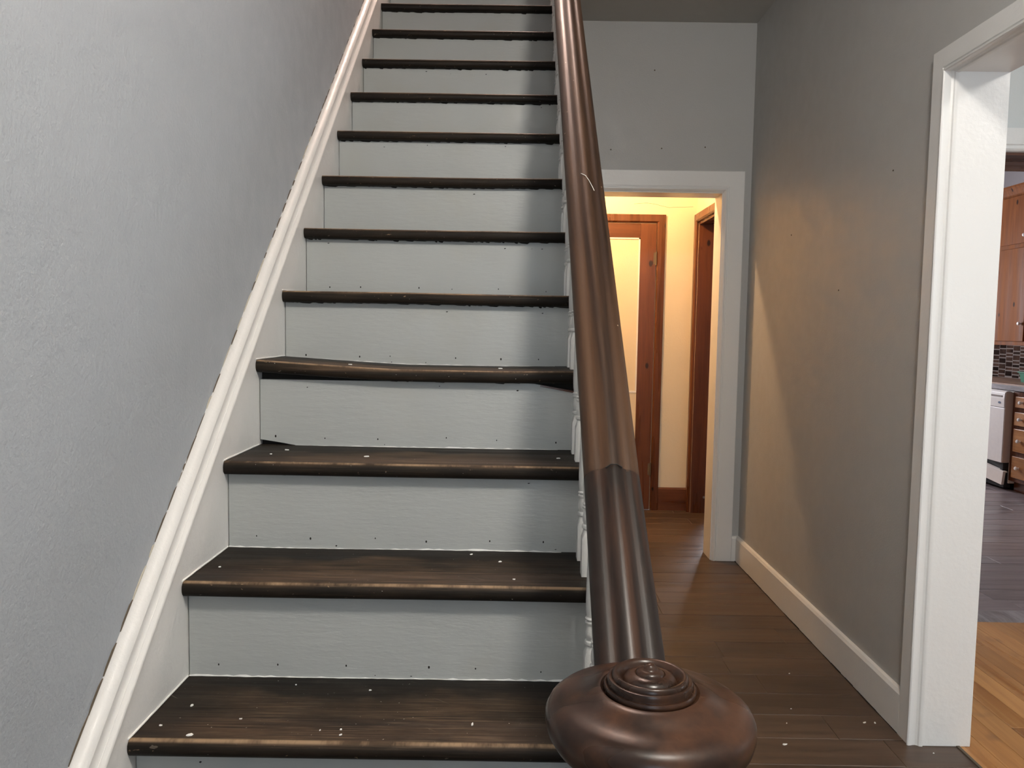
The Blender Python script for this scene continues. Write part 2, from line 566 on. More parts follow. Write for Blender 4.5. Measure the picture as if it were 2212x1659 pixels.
# hairline plaster crack
cp = [(0.83, 2.205), (0.92, 2.212), (0.98, 2.205), (1.03, 2.192), (1.08, 2.182), (1.13, 2.186), (1.19, 2.187), (1.25, 2.19)]
MB().tube([(x, YV - 0.0004, z) for x, z in cp], 0.0009, 5).build('plaster_crack', 'grime', bpy.data.objects['wall_lobby_back'])

# dining room shell
DXW = 4.5
struct(MB().box(XW2, DX0, YK, YK2, 0, ZC).box(DX1, DXW, YK, YK2, 0, ZC).box(DX0, DX1, YK, YK2, OPH + 0.015, ZC)
       .build('wall_dining_back', 'dining_wall'), 'pale grey-green dining room wall over the kitchen doorway')
W2 = (2.15, 3.65, 0.85, 2.25)
struct(MB().box(XW2, W2[0], YF - 0.15, YF, 0, ZC).box(W2[1], DXW, YF - 0.15, YF, 0, ZC).box(W2[0], W2[1], YF - 0.15, YF, 0, W2[2])
       .box(W2[0], W2[1], YF - 0.15, YF, W2[3], ZC).build('wall_dining_front', 'dining_wall'), 'dining room wall with street window')
W3 = (0.25, 1.75, 0.85, 2.25)
struct(MB().box(DXW, DXW + 0.1, YF - 0.15, W3[0], 0, ZC).box(DXW, DXW + 0.1, W3[1], YK2, 0, ZC).box(DXW, DXW + 0.1, W3[0], W3[1], 0, W3[2])
       .box(DXW, DXW + 0.1, W3[0], W3[1], W3[3], ZC).build('wall_dining_right', 'dining_wall'), 'dining room side wall with window')
struct(box('ceiling_dining', (XW2, DXW + 0.1, YF - 0.15, YK2, ZC, ZC + 0.1), 'ceiling'), 'dining room ceiling')
# thin skin so the dining side of the shared wall has the dining paint
struct(MB().box(XW2, XW2 + 0.006, OPY1 + 0.09, YK, 0.14, ZC).box(XW2, XW2 + 0.006, OPY0 - 0.09, OPY1 + 0.09, OPH + 0.09, ZC)
       .box(XW2, XW2 + 0.006, YF, OPY0 - 0.09, 0.14, ZC).build('wall_dining_left', 'dining_wall'), 'dining room side of the shared wall')

# kitchen shell
KX, KY = 4.80, 8.5
W4 = (2.10, 3.40, 1.10, 2.20)
struct(box('wall_kitchen_right', (KX, KX + 0.1, YK2, KY + 0.1, 0, ZC), 'kitchen_wall'), 'mauve-grey kitchen wall behind the cabinets')
struct(MB().box(XW2, W4[0], KY, KY + 0.1, 0, ZC).box(W4[1], KX, KY, KY + 0.1, 0, ZC).box(W4[0], W4[1], KY, KY + 0.1, 0, W4[2])
       .box(W4[0], W4[1], KY, KY + 0.1, W4[3], ZC).build('wall_kitchen_back', 'kitchen_wall'), 'far kitchen wall with window')
struct(MB().box(XW2, XW2 + 0.006, YK2, VO0 - 0.07, 0, ZC).box(XW2, XW2 + 0.006, VO1 + 0.03, KY, 0, ZC)
       .box(XW2, XW2 + 0.006, VO0 - 0.07, VO1 + 0.03, VOH + 0.06, ZC)
       .box(XW2 - 0.1, XW2, YV + 0.1, KY + 0.1, 0, ZC).build('wall_kitchen_left', 'kitchen_wall'), 'mauve-grey left wall of the kitchen')
struct(MB().box(DXW, KX + 0.1, YK, YK2, 0, ZC).box(DX1 + 0.1, DXW, YK2, YK2 + 0.006, 0, ZC).box(XW2, DX0 - 0.1, YK2, YK2 + 0.006, 0, ZC)
       .box(DX0 - 0.1, DX1 + 0.1, YK2, YK2 + 0.006, OPH + 0.1, ZC).build('wall_kitchen_front', 'kitchen_wall'), 'kitchen side of the dining room wall')
struct(box('ceiling_kitchen', (XW2 - 0.1, KX + 0.1, YK2, KY + 0.1, ZC, ZC + 0.1), 'kitchen_wall'), 'kitchen ceiling')


# windows (out of the picture; they let in the daylight)
def window(name, axis, a0, a1, z0, z1, pos, label):
    def bx(p0, p1, q0, q1, d0, d1):
        return (p0, p1, d0, d1, q0, q1) if axis == 'x' else (d0, d1, p0, p1, q0, q1)
    f = MB()
    t = 0.045
    d0, d1 = pos - 0.03, pos + 0.03
    f.box(*bx(a0, a0 + t, z0, z1, d0, d1)); f.box(*bx(a1 - t, a1, z0, z1, d0, d1))
    f.box(*bx(a0 + t, a1 - t, z0, z0 + t, d0, d1)); f.box(*bx(a0 + t, a1 - t, z1 - t, z1, d0, d1))
    mid = (z0 + z1) / 2
    f.box(*bx(a0 + t, a1 - t, mid - .02, mid + .02, d0, d1))
    o = struct(f.build(name, 'white'), label)
    MB().box(*bx(a0 + t, a1 - t, z0 + t, mid - .02, pos - .003, pos + .003)).build('pane', 'pane', o)
    MB().box(*bx(a0 + t, a1 - t, mid + .02, z1 - t, pos - .003, pos + .003)).build('pane', 'pane', o)


window('window_1', 'x', GX0, GX1, GZ0, GZ1, YF - 0.075, 'glazed upper half of the entry')
window('window_2', 'x', W2[0], W2[1], W2[2], W2[3], YF - 0.075, 'street window of the dining room')
window('window_3', 'y', W3[0], W3[1], W3[2], W3[3], DXW + 0.05, 'side window of the dining room')
window('window_4', 'x', W4[0], W4[1], W4[2], W4[3], KY + 0.05, 'window at the far end of the kitchen')


# ------------------------------------------------------------------ floors made of planks
def plank_field(parent, name, mat, along, u0, u1, rows, length, off_seed, gap=0.0022, top=0.0, thick=0.0026, holes=(), butts=None):
    """along 'x': rows are y-intervals, planks run in x from u0 to u1"""
    rg = random.Random(off_seed)
    cache = {}
    for ri, (r0, r1) in enumerate(rows):
        s = u0 - rg.random() * length
        cuts = [u0]
        if butts and ri in butts:
            b0 = butts[ri]
            while b0 > u0:
                b0 -= length
            s = b0
        while s < u1 - 0.02:
            s += length
            if u0 + 0.03 < s < u1 - 0.03:
                cuts.append(s)
        cuts.append(u1)
        for a, b in zip(cuts, cuts[1:]):
            zt = top - rg.random() * 0.0008
            L_, W_ = round(b - a - gap, 3), round(r1 - r0 - gap, 4)
            key = (L_, W_)
            cx, cy = (a + b) / 2, (r0 + r1) / 2
            if key not in cache:
                mb = MB()
                hx, hy = (L_ / 2, W_ / 2) if along == 'x' else (W_ / 2, L_ / 2)
                e = 0.0012
                mb.sections([[(-hx, -hy, -thick), (hx, -hy, -thick), (hx, hy, -thick), (-hx, hy, -thick)],
                             [(-hx, -hy, -e), (hx, -hy, -e), (hx, hy, -e), (-hx, hy, -e)],
                             [(-hx + e, -hy + e, 0), (hx - e, -hy + e, 0), (hx - e, hy - e, 0), (-hx + e, hy - e, 0)]])
                o = mb.build(name, mat, parent)
                cache[key] = o.data
            else:
                o = bpy.data.objects.new(name, cache[key])
                COL.objects.link(o)
                o.parent = parent
            o.location = (cx, cy, zt) if along == 'x' else (cy, cx, zt)


fl = struct(MB().box(WL, XW2, YF, YB2, -0.05, -0.0028).box(VX0, XW2, YB2, YV, -0.05, -0.0028).build('floor', 'seam'),
            'brown plank floor of the hall and back lobby')
seams = [2.252 + 0.1535 * i for i in range(-25, 25)]
rows = [(a, min(b, YV)) for a, b in zip(seams, seams[1:]) if a > YF - 0.1 and a < YV - 0.02]
base_i = [i for i, (a, b) in enumerate(rows) if abs(a - 2.252) < 1e-6][0]
plank_field(fl, 'plank', 'plank', 'x', 0.2, XW2 - 0.016, [r for r in rows if r[0] > 2.2], 1.22, 3,
            butts={0: 1.205, 1: 1.066, 3: 0.936, 5: 0.86, 6: 1.163, 9: 0.72, 11: 0.55, 13: 0.68, 15: 0.62})
plank_field(fl, 'plank', 'plank', 'x', WL, XW2 - 0.016, [r for r in rows if r[0] <= 2.2 and r[1] < NY0 + 0.3], 1.22, 5)
plank_field(fl, 'plank', 'plank', 'x', 0.2, XW2 - 0.016, [r for r in rows if r[0] <= 2.2 and r[1] >= NY0 + 0.3], 1.22, 6)

fd = struct(box('floor_dining', (XW2 - 0.016, DXW, YF, YK2, -0.05, -0.0028), 'dark'), 'honey-coloured oak board floor of the dining room')
drows = []
x = 1.43
while x < DXW:
    w = 0.083
    drows.append((x, min(x + w, DXW)))
    x += w
plank_field(fd, 'board', 'oak', 'y', YF, 3.452, [r for r in drows if r[0] < 3.0], 1.35, 11, gap=0.001)
plank_field(fd, 'board', 'oak', 'y', YF, 3.452, [r for r in drows if r[0] >= 3.0], 2.6, 12, gap=0.001)
plank_field(fd, 'plank', 'plank', 'x', XW - 0.016, 1.428, [r for r in rows if OPY0 - 0.1 < r[0] < 2.3], 1.22, 8)
# thresholds
MB().box(1.424, 1.434, OPY0, OPY1 + 0.01, -0.012, 0.0035).build('threshold_strip', 'grime', fd, bevel=0.001)
thr = MB().prism([(3.452, -0.012), (3.600, -0.012), (3.600, 0.001), (3.575, 0.006), (3.485, 0.006), (3.452, 0.0)], 0, DX0, DX1).build('threshold', 'counter', fd)
fk = struct(MB().box(XW2, KX, YK2, KY, -0.05, -0.0028).box(VX1, XW2, VO0, VO1, -0.05, -0.0027).build('floor_kitchen', 'dark'), 'grey-brown plank floor of the kitchen')
krows = [(3.6 + 0.153 * i, 3.6 + 0.153 * (i + 1)) for i in range(32)]
plank_field(fk, 'plank', 'plank_kitchen', 'x', XW2, 4.25, krows, 1.22, 21)
plank_field(fk, 'plank', 'plank', 'x', VX1, XW2, [(a, b) for a, b in zip(seams, seams[1:]) if VO0 - 0.1 < a < VO1 - 0.1], 1.22, 22)


# ------------------------------------------------------------------ trim
def casing_sweep(name, prof, path, plane_axis, plane, sign, mat, label=None, parent=None):
    """prof: (u outward from the opening edge, v proud of the wall); path: list of (h, z, du, dz) with
    the mitre direction of u in the wall plane; plane_axis 0 -> wall of constant x, 1 -> constant y"""
    secs = []
    for (h, z, dh, dz) in path:
        sec = []
        for u, v in prof:
            hh, zz = h + dh * u, z + dz * u
            d = plane + sign * v
            sec.append((d, hh, zz) if plane_axis == 0 else (hh, d, zz))
        secs.append(sec)
    o = MB().sections(secs).build(name, mat, parent, smooth=True, angle=22)
    if parent is None:
        struct(o, label)
    return o


# wide cased opening on the hall side: flat band with an ogee return to the jamb
prof = [(0.068, 0.0), (0.068, 0.017), (0.065, 0.0195), (0.009, 0.0205), (0.0075, 0.0160), (0.0045, 0.0160), (0.001, 0.0240), (-0.003, 0.0235), (-0.005, 0.020), (-0.004, 0.012),
        (-0.0015, 0.005), (-0.001, -0.002), (-0.004, -0.008), (-0.008, -0.011), (-0.010, -0.016), (-0.010, -0.022), (0.0, -0.022), (0.02, 0.0)]
casing_sweep('trim_1', prof, [(OPY1, 0.0, 1, 0), (OPY1, OPH, 1, 1), (OPY0, OPH, -1, 1), (OPY0, 0.0, -1, 0)], 0, XW, -1, 'white',
             'white moulded casing round the wide opening to the dining room')
# jambs and head lining
o = struct(MB().box(XW + 0.021, XW2 + 0.0245, OPY1 - 0.007, OPY1 + 0.01, 0, OPH).box(XW + 0.021, XW2 + 0.0245, OPY0 - 0.01, OPY0 + 0.007, 0, OPH)
           .box(XW + 0.021, XW2 + 0.0245, OPY0, OPY1, OPH - 0.007, OPH + 0.01).build('trim_2', 'white', bevel=0.002), 'white painted jamb lining of the wide opening')
casing_sweep('trim_3', [(0.10, 0), (0.10, 0.018), (0.012, 0.018), (0.0101, 0.014), (0.0101, 0)],
             [(OPY1, 0.0, 1, 0), (OPY1, OPH, 1, 1), (OPY0, OPH, -1, 1), (OPY0, 0.0, -1, 0)], 0, XW2 + 0.006, 1, 'white',
             'white casing of the wide opening on the dining side')
# back doorway
prof = [(0.113, 0.0), (0.113, 0.016), (0.110, 0.018), (0.030, 0.018), (0.027, 0.0155), (0.022, 0.0155), (0.018, 0.019), (0.012, 0.0195), (0.004, 0.012), (0.0, 0.008), (0.0, 0.0)]
casing_sweep('trim_4', prof, [(BX1, 0.0, 1, 0), (BX1, BH, 1, 1), (BX0, BH, -1, 1), (BX0, 0.0, -1, 0)], 1, YB, -1, 'white', 'white moulded casing round the back doorway')
struct(MB().box(BX1 - 0.006, BX1 + 0.006, YB - 0.002, YB2 + 0.014, 0, BH).box(BX0 - 0.006, BX0 + 0.006, YB - 0.002, YB2 + 0.014, 0, BH)
       .box(BX0, BX1, YB - 0.002, YB2 + 0.014, BH - 0.006, BH + 0.004).build('trim_5', 'white', bevel=0.002), 'white painted jamb of the back doorway')
# kitchen doorway: white on the dining side, varnished wood lining
prof = [(0.10, 0.0), (0.10, 0.020), (0.030, 0.020), (0.026, 0.014), (0.012, 0.017), (0.004, 0.010), (0.0, 0.0)]
casing_sweep('trim_6', prof, [(DX0, 0.0, -1, 0), (DX0, OPH + 0.015, -1, 1), (DX1, OPH + 0.015, 1, 1), (DX1, 0.0, 1, 0)], 1, YK, -1, 'white',
             'white casing round the kitchen doorway')
struct(MB().box(DX0 - 0.01, DX0 + 0.012, YK + 0.004, YK2 + 0.012, 0, OPH + 0.003).box(DX1 - 0.012, DX1 + 0.01, YK + 0.004, YK2 + 0.012, 0, OPH + 0.003)
       .box(DX0, DX1, YK + 0.004, YK2 + 0.012, OPH + 0.003, OPH + 0.016).build('trim_7', 'trim_wood_h'), 'varnished wood lining of the kitchen doorway')
struct(MB().box(DX0, DX1, YK2 + 0.006, YK2 + 0.03, OPH - 0.035, OPH + 0.10).box(DX0 - 0.09, DX0, YK2 + 0.006, YK2 + 0.03, 0, OPH + 0.10)
       .box(DX1, DX1 + 0.09, YK2 + 0.006, YK2 + 0.03, 0, OPH + 0.10).build('trim_8', 'trim_wood_h'), 'dark wood casing on the kitchen side of the doorway')

# hall baseboards
bp = [(0.0, 0.0), (0.019, 0.0), (0.019, 0.130), (0.012, 0.141), (0.004, 0.144), (0.0, 0.144)]
MBx = MB().sections([[(XW - u, OPY1 + 0.068, z) for u, z in bp], [(XW - u, YB - u, z) for u, z in bp]])
struct(MBx.build('baseboard_right', 'white', smooth=True, angle=20), 'white baseboard along the right hall wall')
MBx = MB().sections([[(XW - u, YB - u, z) for u, z in bp], [(BX1 + 0.113, YB - u, z) for u, z in bp]])
struct(MBx.build('baseboard_back', 'white', smooth=True, angle=20), 'short white baseboard beside the back doorway')
MBx = MB().sections([[(XW - u, YF, z) for u, z in bp], [(XW - u, OPY0 - 0.068, z) for u, z in bp]])
struct(MBx.build('baseboard_front_right', 'white', smooth=True, angle=20), 'white baseboard between the entry and the opening')
# ragged dark gap under the right baseboard
g = MB()
y = OPY1 + 0.07
while y < YB - 0.03:
    L_ = rng.uniform(0.03, 0.12)
    g.box(XW - 0.0215, XW - 0.012, y, min(y + L_, YB - 0.02), 0.0, rng.uniform(0.001, 0.004))
    y += L_
g.build('floor_gap', 'dark', bpy.data.objects['baseboard_right'])['kind'] = 'stuff'

# lobby woodwork
prof = [(0.058, 0.0), (0.058, 0.016), (0.054, 0.020), (0.010, 0.022), (0.004, 0.016), (0.0, 0.012), (0.0, 0.0)]
DRX0, DRX1, DRH = 0.20, 0.999, 2.072
casing_sweep('trim_9', prof, [(DRX1, 0.0, 1, 0), (DRX1, DRH, 1, 1), (DRX0, DRH, -1, 1), (DRX0, 0.0, -1, 0)], 1, YV, -1, 'trim_wood', 'varnished wood casing of the lobby door')
casing_sweep('trim_10', prof, [(VO1, 0.0, 1, 0), (VO1, VOH, 1, 1), (VO0, VOH, -1, 1), (VO0, 0.0, -1, 0)], 0, VX1, -1, 'trim_wood', 'varnished wood casing of the side opening in the lobby')
struct(MB().box(VX1 + 0.001, XW2 + 0.02, VO1 - 0.02, VO1, 0, VOH).box(VX1 + 0.001, XW2 + 0.02, VO0, VO0 + 0.02, 0, VOH)
       .box(VX1 + 0.001, XW2 + 0.02, VO0, VO1, VOH - 0.02, VOH).build('trim_11', 'trim_wood', bevel=0.002), 'dark knotty wood jamb of the side opening')
MB().lathe([(0.0005, 0), (0.009, 0), (0.009, 0.003), (0.0005, 0.004)], 0, 0, 0, 12).build('bolt_head', 'steel', bpy.data.objects['trim_11'])
bh = bpy.data.objects['bolt_head']; bh.rotation_euler = (R90, 0, 0); bh.location = (1.375, VO1 - 0.02, 0.115)
struct(MB().prism([(YV, 0), (YV - 0.018, 0), (YV - 0.018, 0.155), (YV - 0.010, 0.166), (YV, 0.166)], 0, DRX1 + 0.058, VX1 - 0.02)
       .build('baseboard_lobby', 'trim_wood_h'), 'varnished wood baseboard in the lobby')

# lobby door with white panels
d = empty('door_1', (0.6, YV, 0)); struct(d, 'varnished wood door with white panels in the lamp-lit lobby')
DY0, DY1 = YV - 0.012, YV - 0.001
ST = 0.115


def dpart(name, b, mat, bev=0.002, parent=d):
    return keep(MB().box(*b).build(name, mat, None, bevel=bev), d)


dpart('stile', (DRX0 + 0.004, DRX0 + 0.004 + ST, DY0, DY1, 0.0015, DRH - 0.006), 'trim_wood')
dpart('stile', (DRX1 - 0.004 - ST, DRX1 - 0.004, DY0, DY1, 0.0015, DRH - 0.006), 'trim_wood')
for z0, z1 in ((1.965, DRH - 0.006), (0.0015, 0.20)):
    dpart('rail', (DRX0 + 0.004 + ST, DRX1 - 0.004 - ST, DY0, DY1, z0, z1), 'trim_wood_h')
dpart('middle_rail', (DRX0 + 0.004 + ST, DRX1 - 0.004 - ST, DY0 + 0.002, DY1, 0.855, 0.870), 'white')
for z0, z1 in ((0.200, 0.855), (0.870, 1.965)):
    dpart('panel', (DRX0 + 0.004 + ST, DRX1 - 0.004 - ST, DY0 + 0.006, DY1, z0, z1), 'cream', 0)
bead = MB()
xa, xb = DRX0 + 0.004 + ST, DRX1 - 0.004 - ST
bead.box(xb - 0.010, xb, DY0 + 0.001, DY0 + 0.006, 0.870, 1.965).box(xa, xa + 0.010, DY0 + 0.001, DY0 + 0.006, 0.870, 1.965)
bead.box(xa, xb, DY0 + 0.001, DY0 + 0.006, 1.955, 1.965)
keep(bead.build('bead_moulding', 'white'), d)
for z in (1.82, 0.30):
    hg = MB().tube([(DRX1 - 0.004, DY0 - 0.004, z - 0.048), (DRX1 - 0.004, DY0 - 0.004, z + 0.048)], 0.0055, 8)
    hg.box(DRX1 - 0.022, DRX1 - 0.004, DY0 - 0.002, DY0, z - 0.042, z + 0.042)
    keep(hg.build('hinge', 'grime'), d)
kn = MB().lathe([(0.0005, 0), (0.026, 0), (0.026, 0.004), (0.010, 0.006), (0.010, 0.03), (0.024, 0.036), (0.027, 0.048), (0.020, 0.060), (0.0005, 0.063)], 0, 0, 0, 20).build('door_knob', 'brass', None, smooth=True)
kn.rotation_euler = (R90, 0, 0); kn.location = (DRX0 + 0.06, DY0, 0.98); keep(kn, d)

# ------------------------------------------------------------------ the staircase
stairs = empty('staircase', (-0.2, nose_y(K0), 0))
tag(stairs, 'straight wooden staircase with dark worn treads and grey painted risers', 'staircase')

TH = 0.031                        # tread thickness
NS = 28                           # divisions along a tread
nose_prof = [(GO + 0.040, 0.0), (0.014, 0.0), (0.008, -0.001), (0.0035, -0.004), (0.0008, -0.0085), (0.0, -0.014), (0.0006, -0.020),
             (0.003, -0.0255), (0.007, -0.0295), (0.012, -0.031), (GO + 0.040, -0.031)]


def warp(k, x):
    rr = random.Random(100 + k)
    a, b_, p = rr.uniform(-1, 1), rr.uniform(-1, 1), rr.uniform(0, 6)
    z = 0.0012 * a * math.sin(3.2 * x + p) + 0.0008 * b_ * math.sin(9 * x + p)
    if k == 3:
        t = (x - XL) / (XR - XL)
        z += 0.017 * max(0.0, 1 - t / 0.40) ** 1.15 + 0.004 * max(0, (t - .7) / .3)
    return z


for k in range(K0, K1 + 1):
    xr = XR if k > K0 else 0.085
    secs = []
    for i in range(NS + 1):
        x = XL + 0.0005 + (xr - XL) * i / NS
        w = warp(k, x)
        secs.append([(x, y, z + w) for y, z in nose_prof])
    t = MB().sections(secs).build('tread', 'tread', None, smooth=True, angle=40)
    t.location = (0, nose_y(k), nose_z(k))
    keep(t, stairs)
    # riser under this tread
    zb, zt = nose_z(k) - RISE, nose_z(k) - TH
    yr = nose_y(k) + 0.028
    rk = random.Random(40 + k)
    bot, top = [], []
    xe = 0.2 if k > K0 else 0.085
    for i in range(NS * 2 + 1):
        x = XL + 0.0024 + (xe - XL - 0.0024) * i / (NS * 2)
        zb_ = zb + 0.0006 + warp(k - 1, x) if k > K0 else 0.0
        zt_ = zt + warp(k, x) * (1 if k != 3 else 0) - 0.0003
        dl = x - XL
        if k == 3:
            zb_ += 0.0135 * max(0, 1 - dl / 0.085) ** 0.8 * (1 if dl < 0.085 else 0)
            zt_ -= 0.001
            if x > 0.045:
                zt_ -= 0.0195 * min(1, (x - 0.045) / 0.115)
        if k == 5:
            zb_ += 0.011 * max(0, 1 - dl / 0.05)
        bot.append((x, zb_)); top.append((x, zt_))
    secs = [[(xb_, yr, z0), (xb_, yr, z1), (xb_, yr + 0.019, z1), (xb_, yr + 0.019, z0)] for (xb_, z0), (_, z1) in zip(bot, top)]
    r = keep(MB().sections(secs).build('riser', 'riser'), stairs)
    # raw torn edge of the split riser
    if k == 3:
        sp = [[(x, yr - 0.0008, z1 - 0.0045), (x, yr - 0.0008, z1 + 0.0003), (x, yr + 0.018, z1 + 0.0005), (x, yr + 0.018, z1 - 0.0045)] for (x, z1) in top if x > 0.05]
        s_ = MB().sections(sp).build('split_edge', 'trim_wood_h', r)
    st = MB()
    x = XL + 0.004
    while x < 0.19:
        L_ = rk.uniform(0.008, 0.05)
        hh = rk.choice((0.0012, 0.002, 0.003, 0.0045)) * rk.uniform(0.7, 1.2)
        zz = zt + warp(k, x) * (1 if k != 3 else 0)
        if not (k == 3 and (x > 0.03 or x < XL + 0.3)):
            st.add([(x, yr - 0.0005, zz), (min(x + L_, .199), yr - 0.0005, zz), (min(x + L_ * .8, .199), yr - 0.0005, zz - hh), (x + L_ * .3, yr - 0.0005, zz - hh * .7)], [(0, 3, 2, 1)])
        x += L_ * rk.uniform(0.8, 1.8)
    if st.f:
        s_ = st.build('stain_drips', 'dark', r); s_['kind'] = 'stuff'
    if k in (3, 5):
        MB().box(XL + 0.001, 0.199, yr + 0.0195, yr + 0.030, zb - 0.01, zt + (0.018 if k == 3 else 0)).build('gap_shade_backing', 'dark', r)  # dark backing strip added so the riser gaps read as black shade
    # nail holes and dents of the riser, caulk bead at its foot
    nh = MB()
    xs = [XL + 0.05 + 0.135 * j + rk.uniform(-0.03, 0.03) for j in range(6)]
    for x in xs:
        if x > 0.14:
            continue
        zc_ = zb + rk.uniform(0.018, 0.026)
        rd = rk.uniform(0.0012, 0.0024)
        n_ = 7
        nh.add([(x, yr - 0.0004, zc_)] + [(x + rd * math.cos(6.283 * q / n_), yr - 0.0004, zc_ + 1.5 * rd * math.sin(6.283 * q / n_)) for q in range(n_)],
               [(0, 1 + q, 1 + (q + 1) % n_) for q in range(n_)])
    for q2 in range(rk.randint(2, 4)):
        x, zc_ = rk.uniform(XL + 0.03, 0.12), rk.choice((zb + 0.006, zt - 0.012, zt - 0.02))
        lx, lz = rk.uniform(0.001, 0.004), rk.uniform(0.0008, 0.002)
        nh.add([(x - lx, yr - 0.0004, zc_), (x, yr - 0.0004, zc_ - lz), (x + lx * 1.2, yr - 0.0004, zc_ + lz * .4), (x, yr - 0.0004, zc_ + lz)], [(0, 1, 2, 3)])
    h_ = nh.build('nail_holes', 'dark', None); h_['kind'] = 'stuff'
    h_.parent = r
    if k > K0:
        cb = []
        for i in range(61):
            x = XL + 0.002 + (0.11 - XL) * i / 60
            if (k == 3 and x < XL + 0.09) or (k == 5 and x < XL + 0.05):
                continue
            hgt = 0.0004 + 0.0034 * max(0, rk.random() - 0.3 + 0.3 * math.sin(9 * x + k))
            w0 = warp(k - 1, x)
            cb.append([(x, yr + 0.001, zb + w0), (x, yr - 0.0022 - 0.002 * rk.random(), zb + w0 + 0.0003), (x, yr - 0.001, zb + w0 + hgt), (x, yr + 0.001, zb + w0 + hgt)])
        c_ = MB().sections(cb).build('caulk_bead', 'baluster', None)
        c_.parent = r

# closing riser at the landing edge
yr = nose_y(K1 + 1) + 0.0
keep(MB().box(XL, 0.2, yr + 0.028, yr + 0.047, nose_z(K1), UP - 0.03).build('riser', 'riser'), stairs)
keep(MB().box(XL, XR, yr, 4.16, UP - 0.031, UP - 0.0005).build('tread', 'tread', bevel=0.008), stairs)


# skirt board on the left wall: board up to .085 above the nosing line, then a moulding to .155
def line_z(y, h):
    return NZ0 + (y - NY0) * RISE / GO + h


ya, yb_ = 0.62, 4.9
sk = MB().prism([(ya, 0.0), (NY0 - 0.18 * GO / RISE, 0.0), (yb_, line_z(yb_, -0.42)), (yb_, line_z(yb_, 0.085)), (ya, line_z(ya, 0.085))], 0, WL + 0.001, XL)
keep(sk.build('skirt_board', 'skirt'), stairs)
ca, sa = math.cos(math.atan2(RISE, GO)), math.sin(math.atan2(RISE, GO))
mp = [(0.066, 0.0), (0.066, 0.023), (0.069, 0.029), (0.074, 0.030), (0.080, 0.0275), (0.085, 0.020), (0.094, 0.0165), (0.106, 0.016),
      (0.114, 0.0165), (0.120, 0.020), (0.128, 0.0175), (0.136, 0.010), (0.140, 0.004), (0.152, 0.0)]
NM = 90
secs = []
rm = random.Random(5)
for i in range(NM + 1):
    y = ya + (yb_ - ya) * i / NM
    wob = rm.uniform(-0.0018, 0.0018)
    secs.append([(WL + v + 0.0004, y, line_z(y, h) + (wob if h > 0.13 else 0)) for h, v in mp])
keep(MB().sections(secs).build('skirt_moulding', 'skirt', smooth=True, angle=50), stairs)
# broken dark crack and old filler where the moulding leaves the wall
cr_, fi_ = MB(), MB()
y = ya
while y < yb_ - 0.1:
    L_ = rm.uniform(0.012, 0.06)
    h0 = 0.1515 + rm.uniform(-0.001, 0.0015)
    th = rm.uniform(0.002, 0.0055)
    tgt = cr_ if rm.random() < 0.66 else fi_
    p = rm.uniform(0.0012, 0.0026)
    tgt.prism([(y, line_z(y, h0)), (y + L_, line_z(y + L_, h0)), (y + L_ * .7, line_z(y + L_ * .7, h0 + th)), (y + L_ * .2, line_z(y + L_ * .2, h0 + th * 0.8))], 0, WL + 0.0001, WL + p)
    y += L_ * rm.uniform(0.85, 1.4)
for mb_, nm, mt in ((cr_, 'wall_crack', 'grime'), (fi_, 'old_filler', 'caulk')):
    o_ = keep(mb_.build(nm, mt), stairs); o_['kind'] = 'stuff'
# beads of paint where the skirt meets tread ends
for k in range(-1, 5):
    pts, rk = [], random.Random(k + 70)
    for i in range(13):
        y = nose_y(k) + 0.003 + (GO + 0.02) * i / 12
        pts.append((XL + 0.0008, y, nose_z(k) + 0.0012 + 0.0006 * rk.random() + warp(k, XL)))
    keep(MB().tube(pts, 0.0019, 6).build('paint_bead', 'chip'), stairs)

# outer stringer towards the hall, cut to the steps
poly = []
for k in range(-1, K1 + 1):
    poly += [(nose_y(k) + 0.03, nose_z(k) - RISE - 0.0315), (nose_y(k) + 0.03, nose_z(k) - 0.0315)]
poly += [(nose_y(K1) + 0.25, nose_z(K1) - 0.0315), (nose_y(K1) + 0.25, nose_z(K1) - 0.33), (nose_y(-1) + 0.03, nose_z(-1) - 0.34)]
poly[0] = (nose_y(-1) + 0.03, nose_z(-1) - 0.33)
poly.pop()
keep(MB().prism(poly, 0, 0.2005, 0.221).build('stringer', 'baluster'), stairs)

# ------------------------------------------------------------------ railing
railing = empty('stair_railing', (0.158, 0.845, 0))
tag(railing, 'dark brown wooden handrail on white turned balusters with round-capped newel', 'railing')
SL = math.atan2(RISE, GO)
RC = 0.154                         # rail centre in x
JY = 1.172                         # joint between dark easing and worn rail


def rail_z(y): return 0.030 + y * RISE / GO


# cross-section (x, z) of the moulded rail
half = [(0.0, 0.0), (0.005, -0.0005), (0.0095, -0.0024), (0.0130, -0.0050), (0.0165, -0.0074), (0.0205, -0.0085), (0.0250, -0.0084), (0.0300, -0.0092),
        (0.0355, -0.0122), (0.0402, -0.0170), (0.0428, -0.0230), (0.0436, -0.0290), (0.0428, -0.0350), (0.0400, -0.0400), (0.0330, -0.0440), (0.0300, -0.0500), (0.0280, -0.0600)]
rail_prof = [(-x, z) for x, z in reversed(half)] + half[1:]
LEN = (4.02 - JY) / math.cos(SL)
mb = MB()
mb.sections([[(x, LEN * i / 16, z) for x, z in rail_prof] for i in range(17)])
hr = mb.build('handrail', 'rail', None, smooth=True, angle=60)
hr.rotation_euler = (SL, 0, 0)
hr.location = (RC, JY, rail_z(JY))
keep(hr, railing)
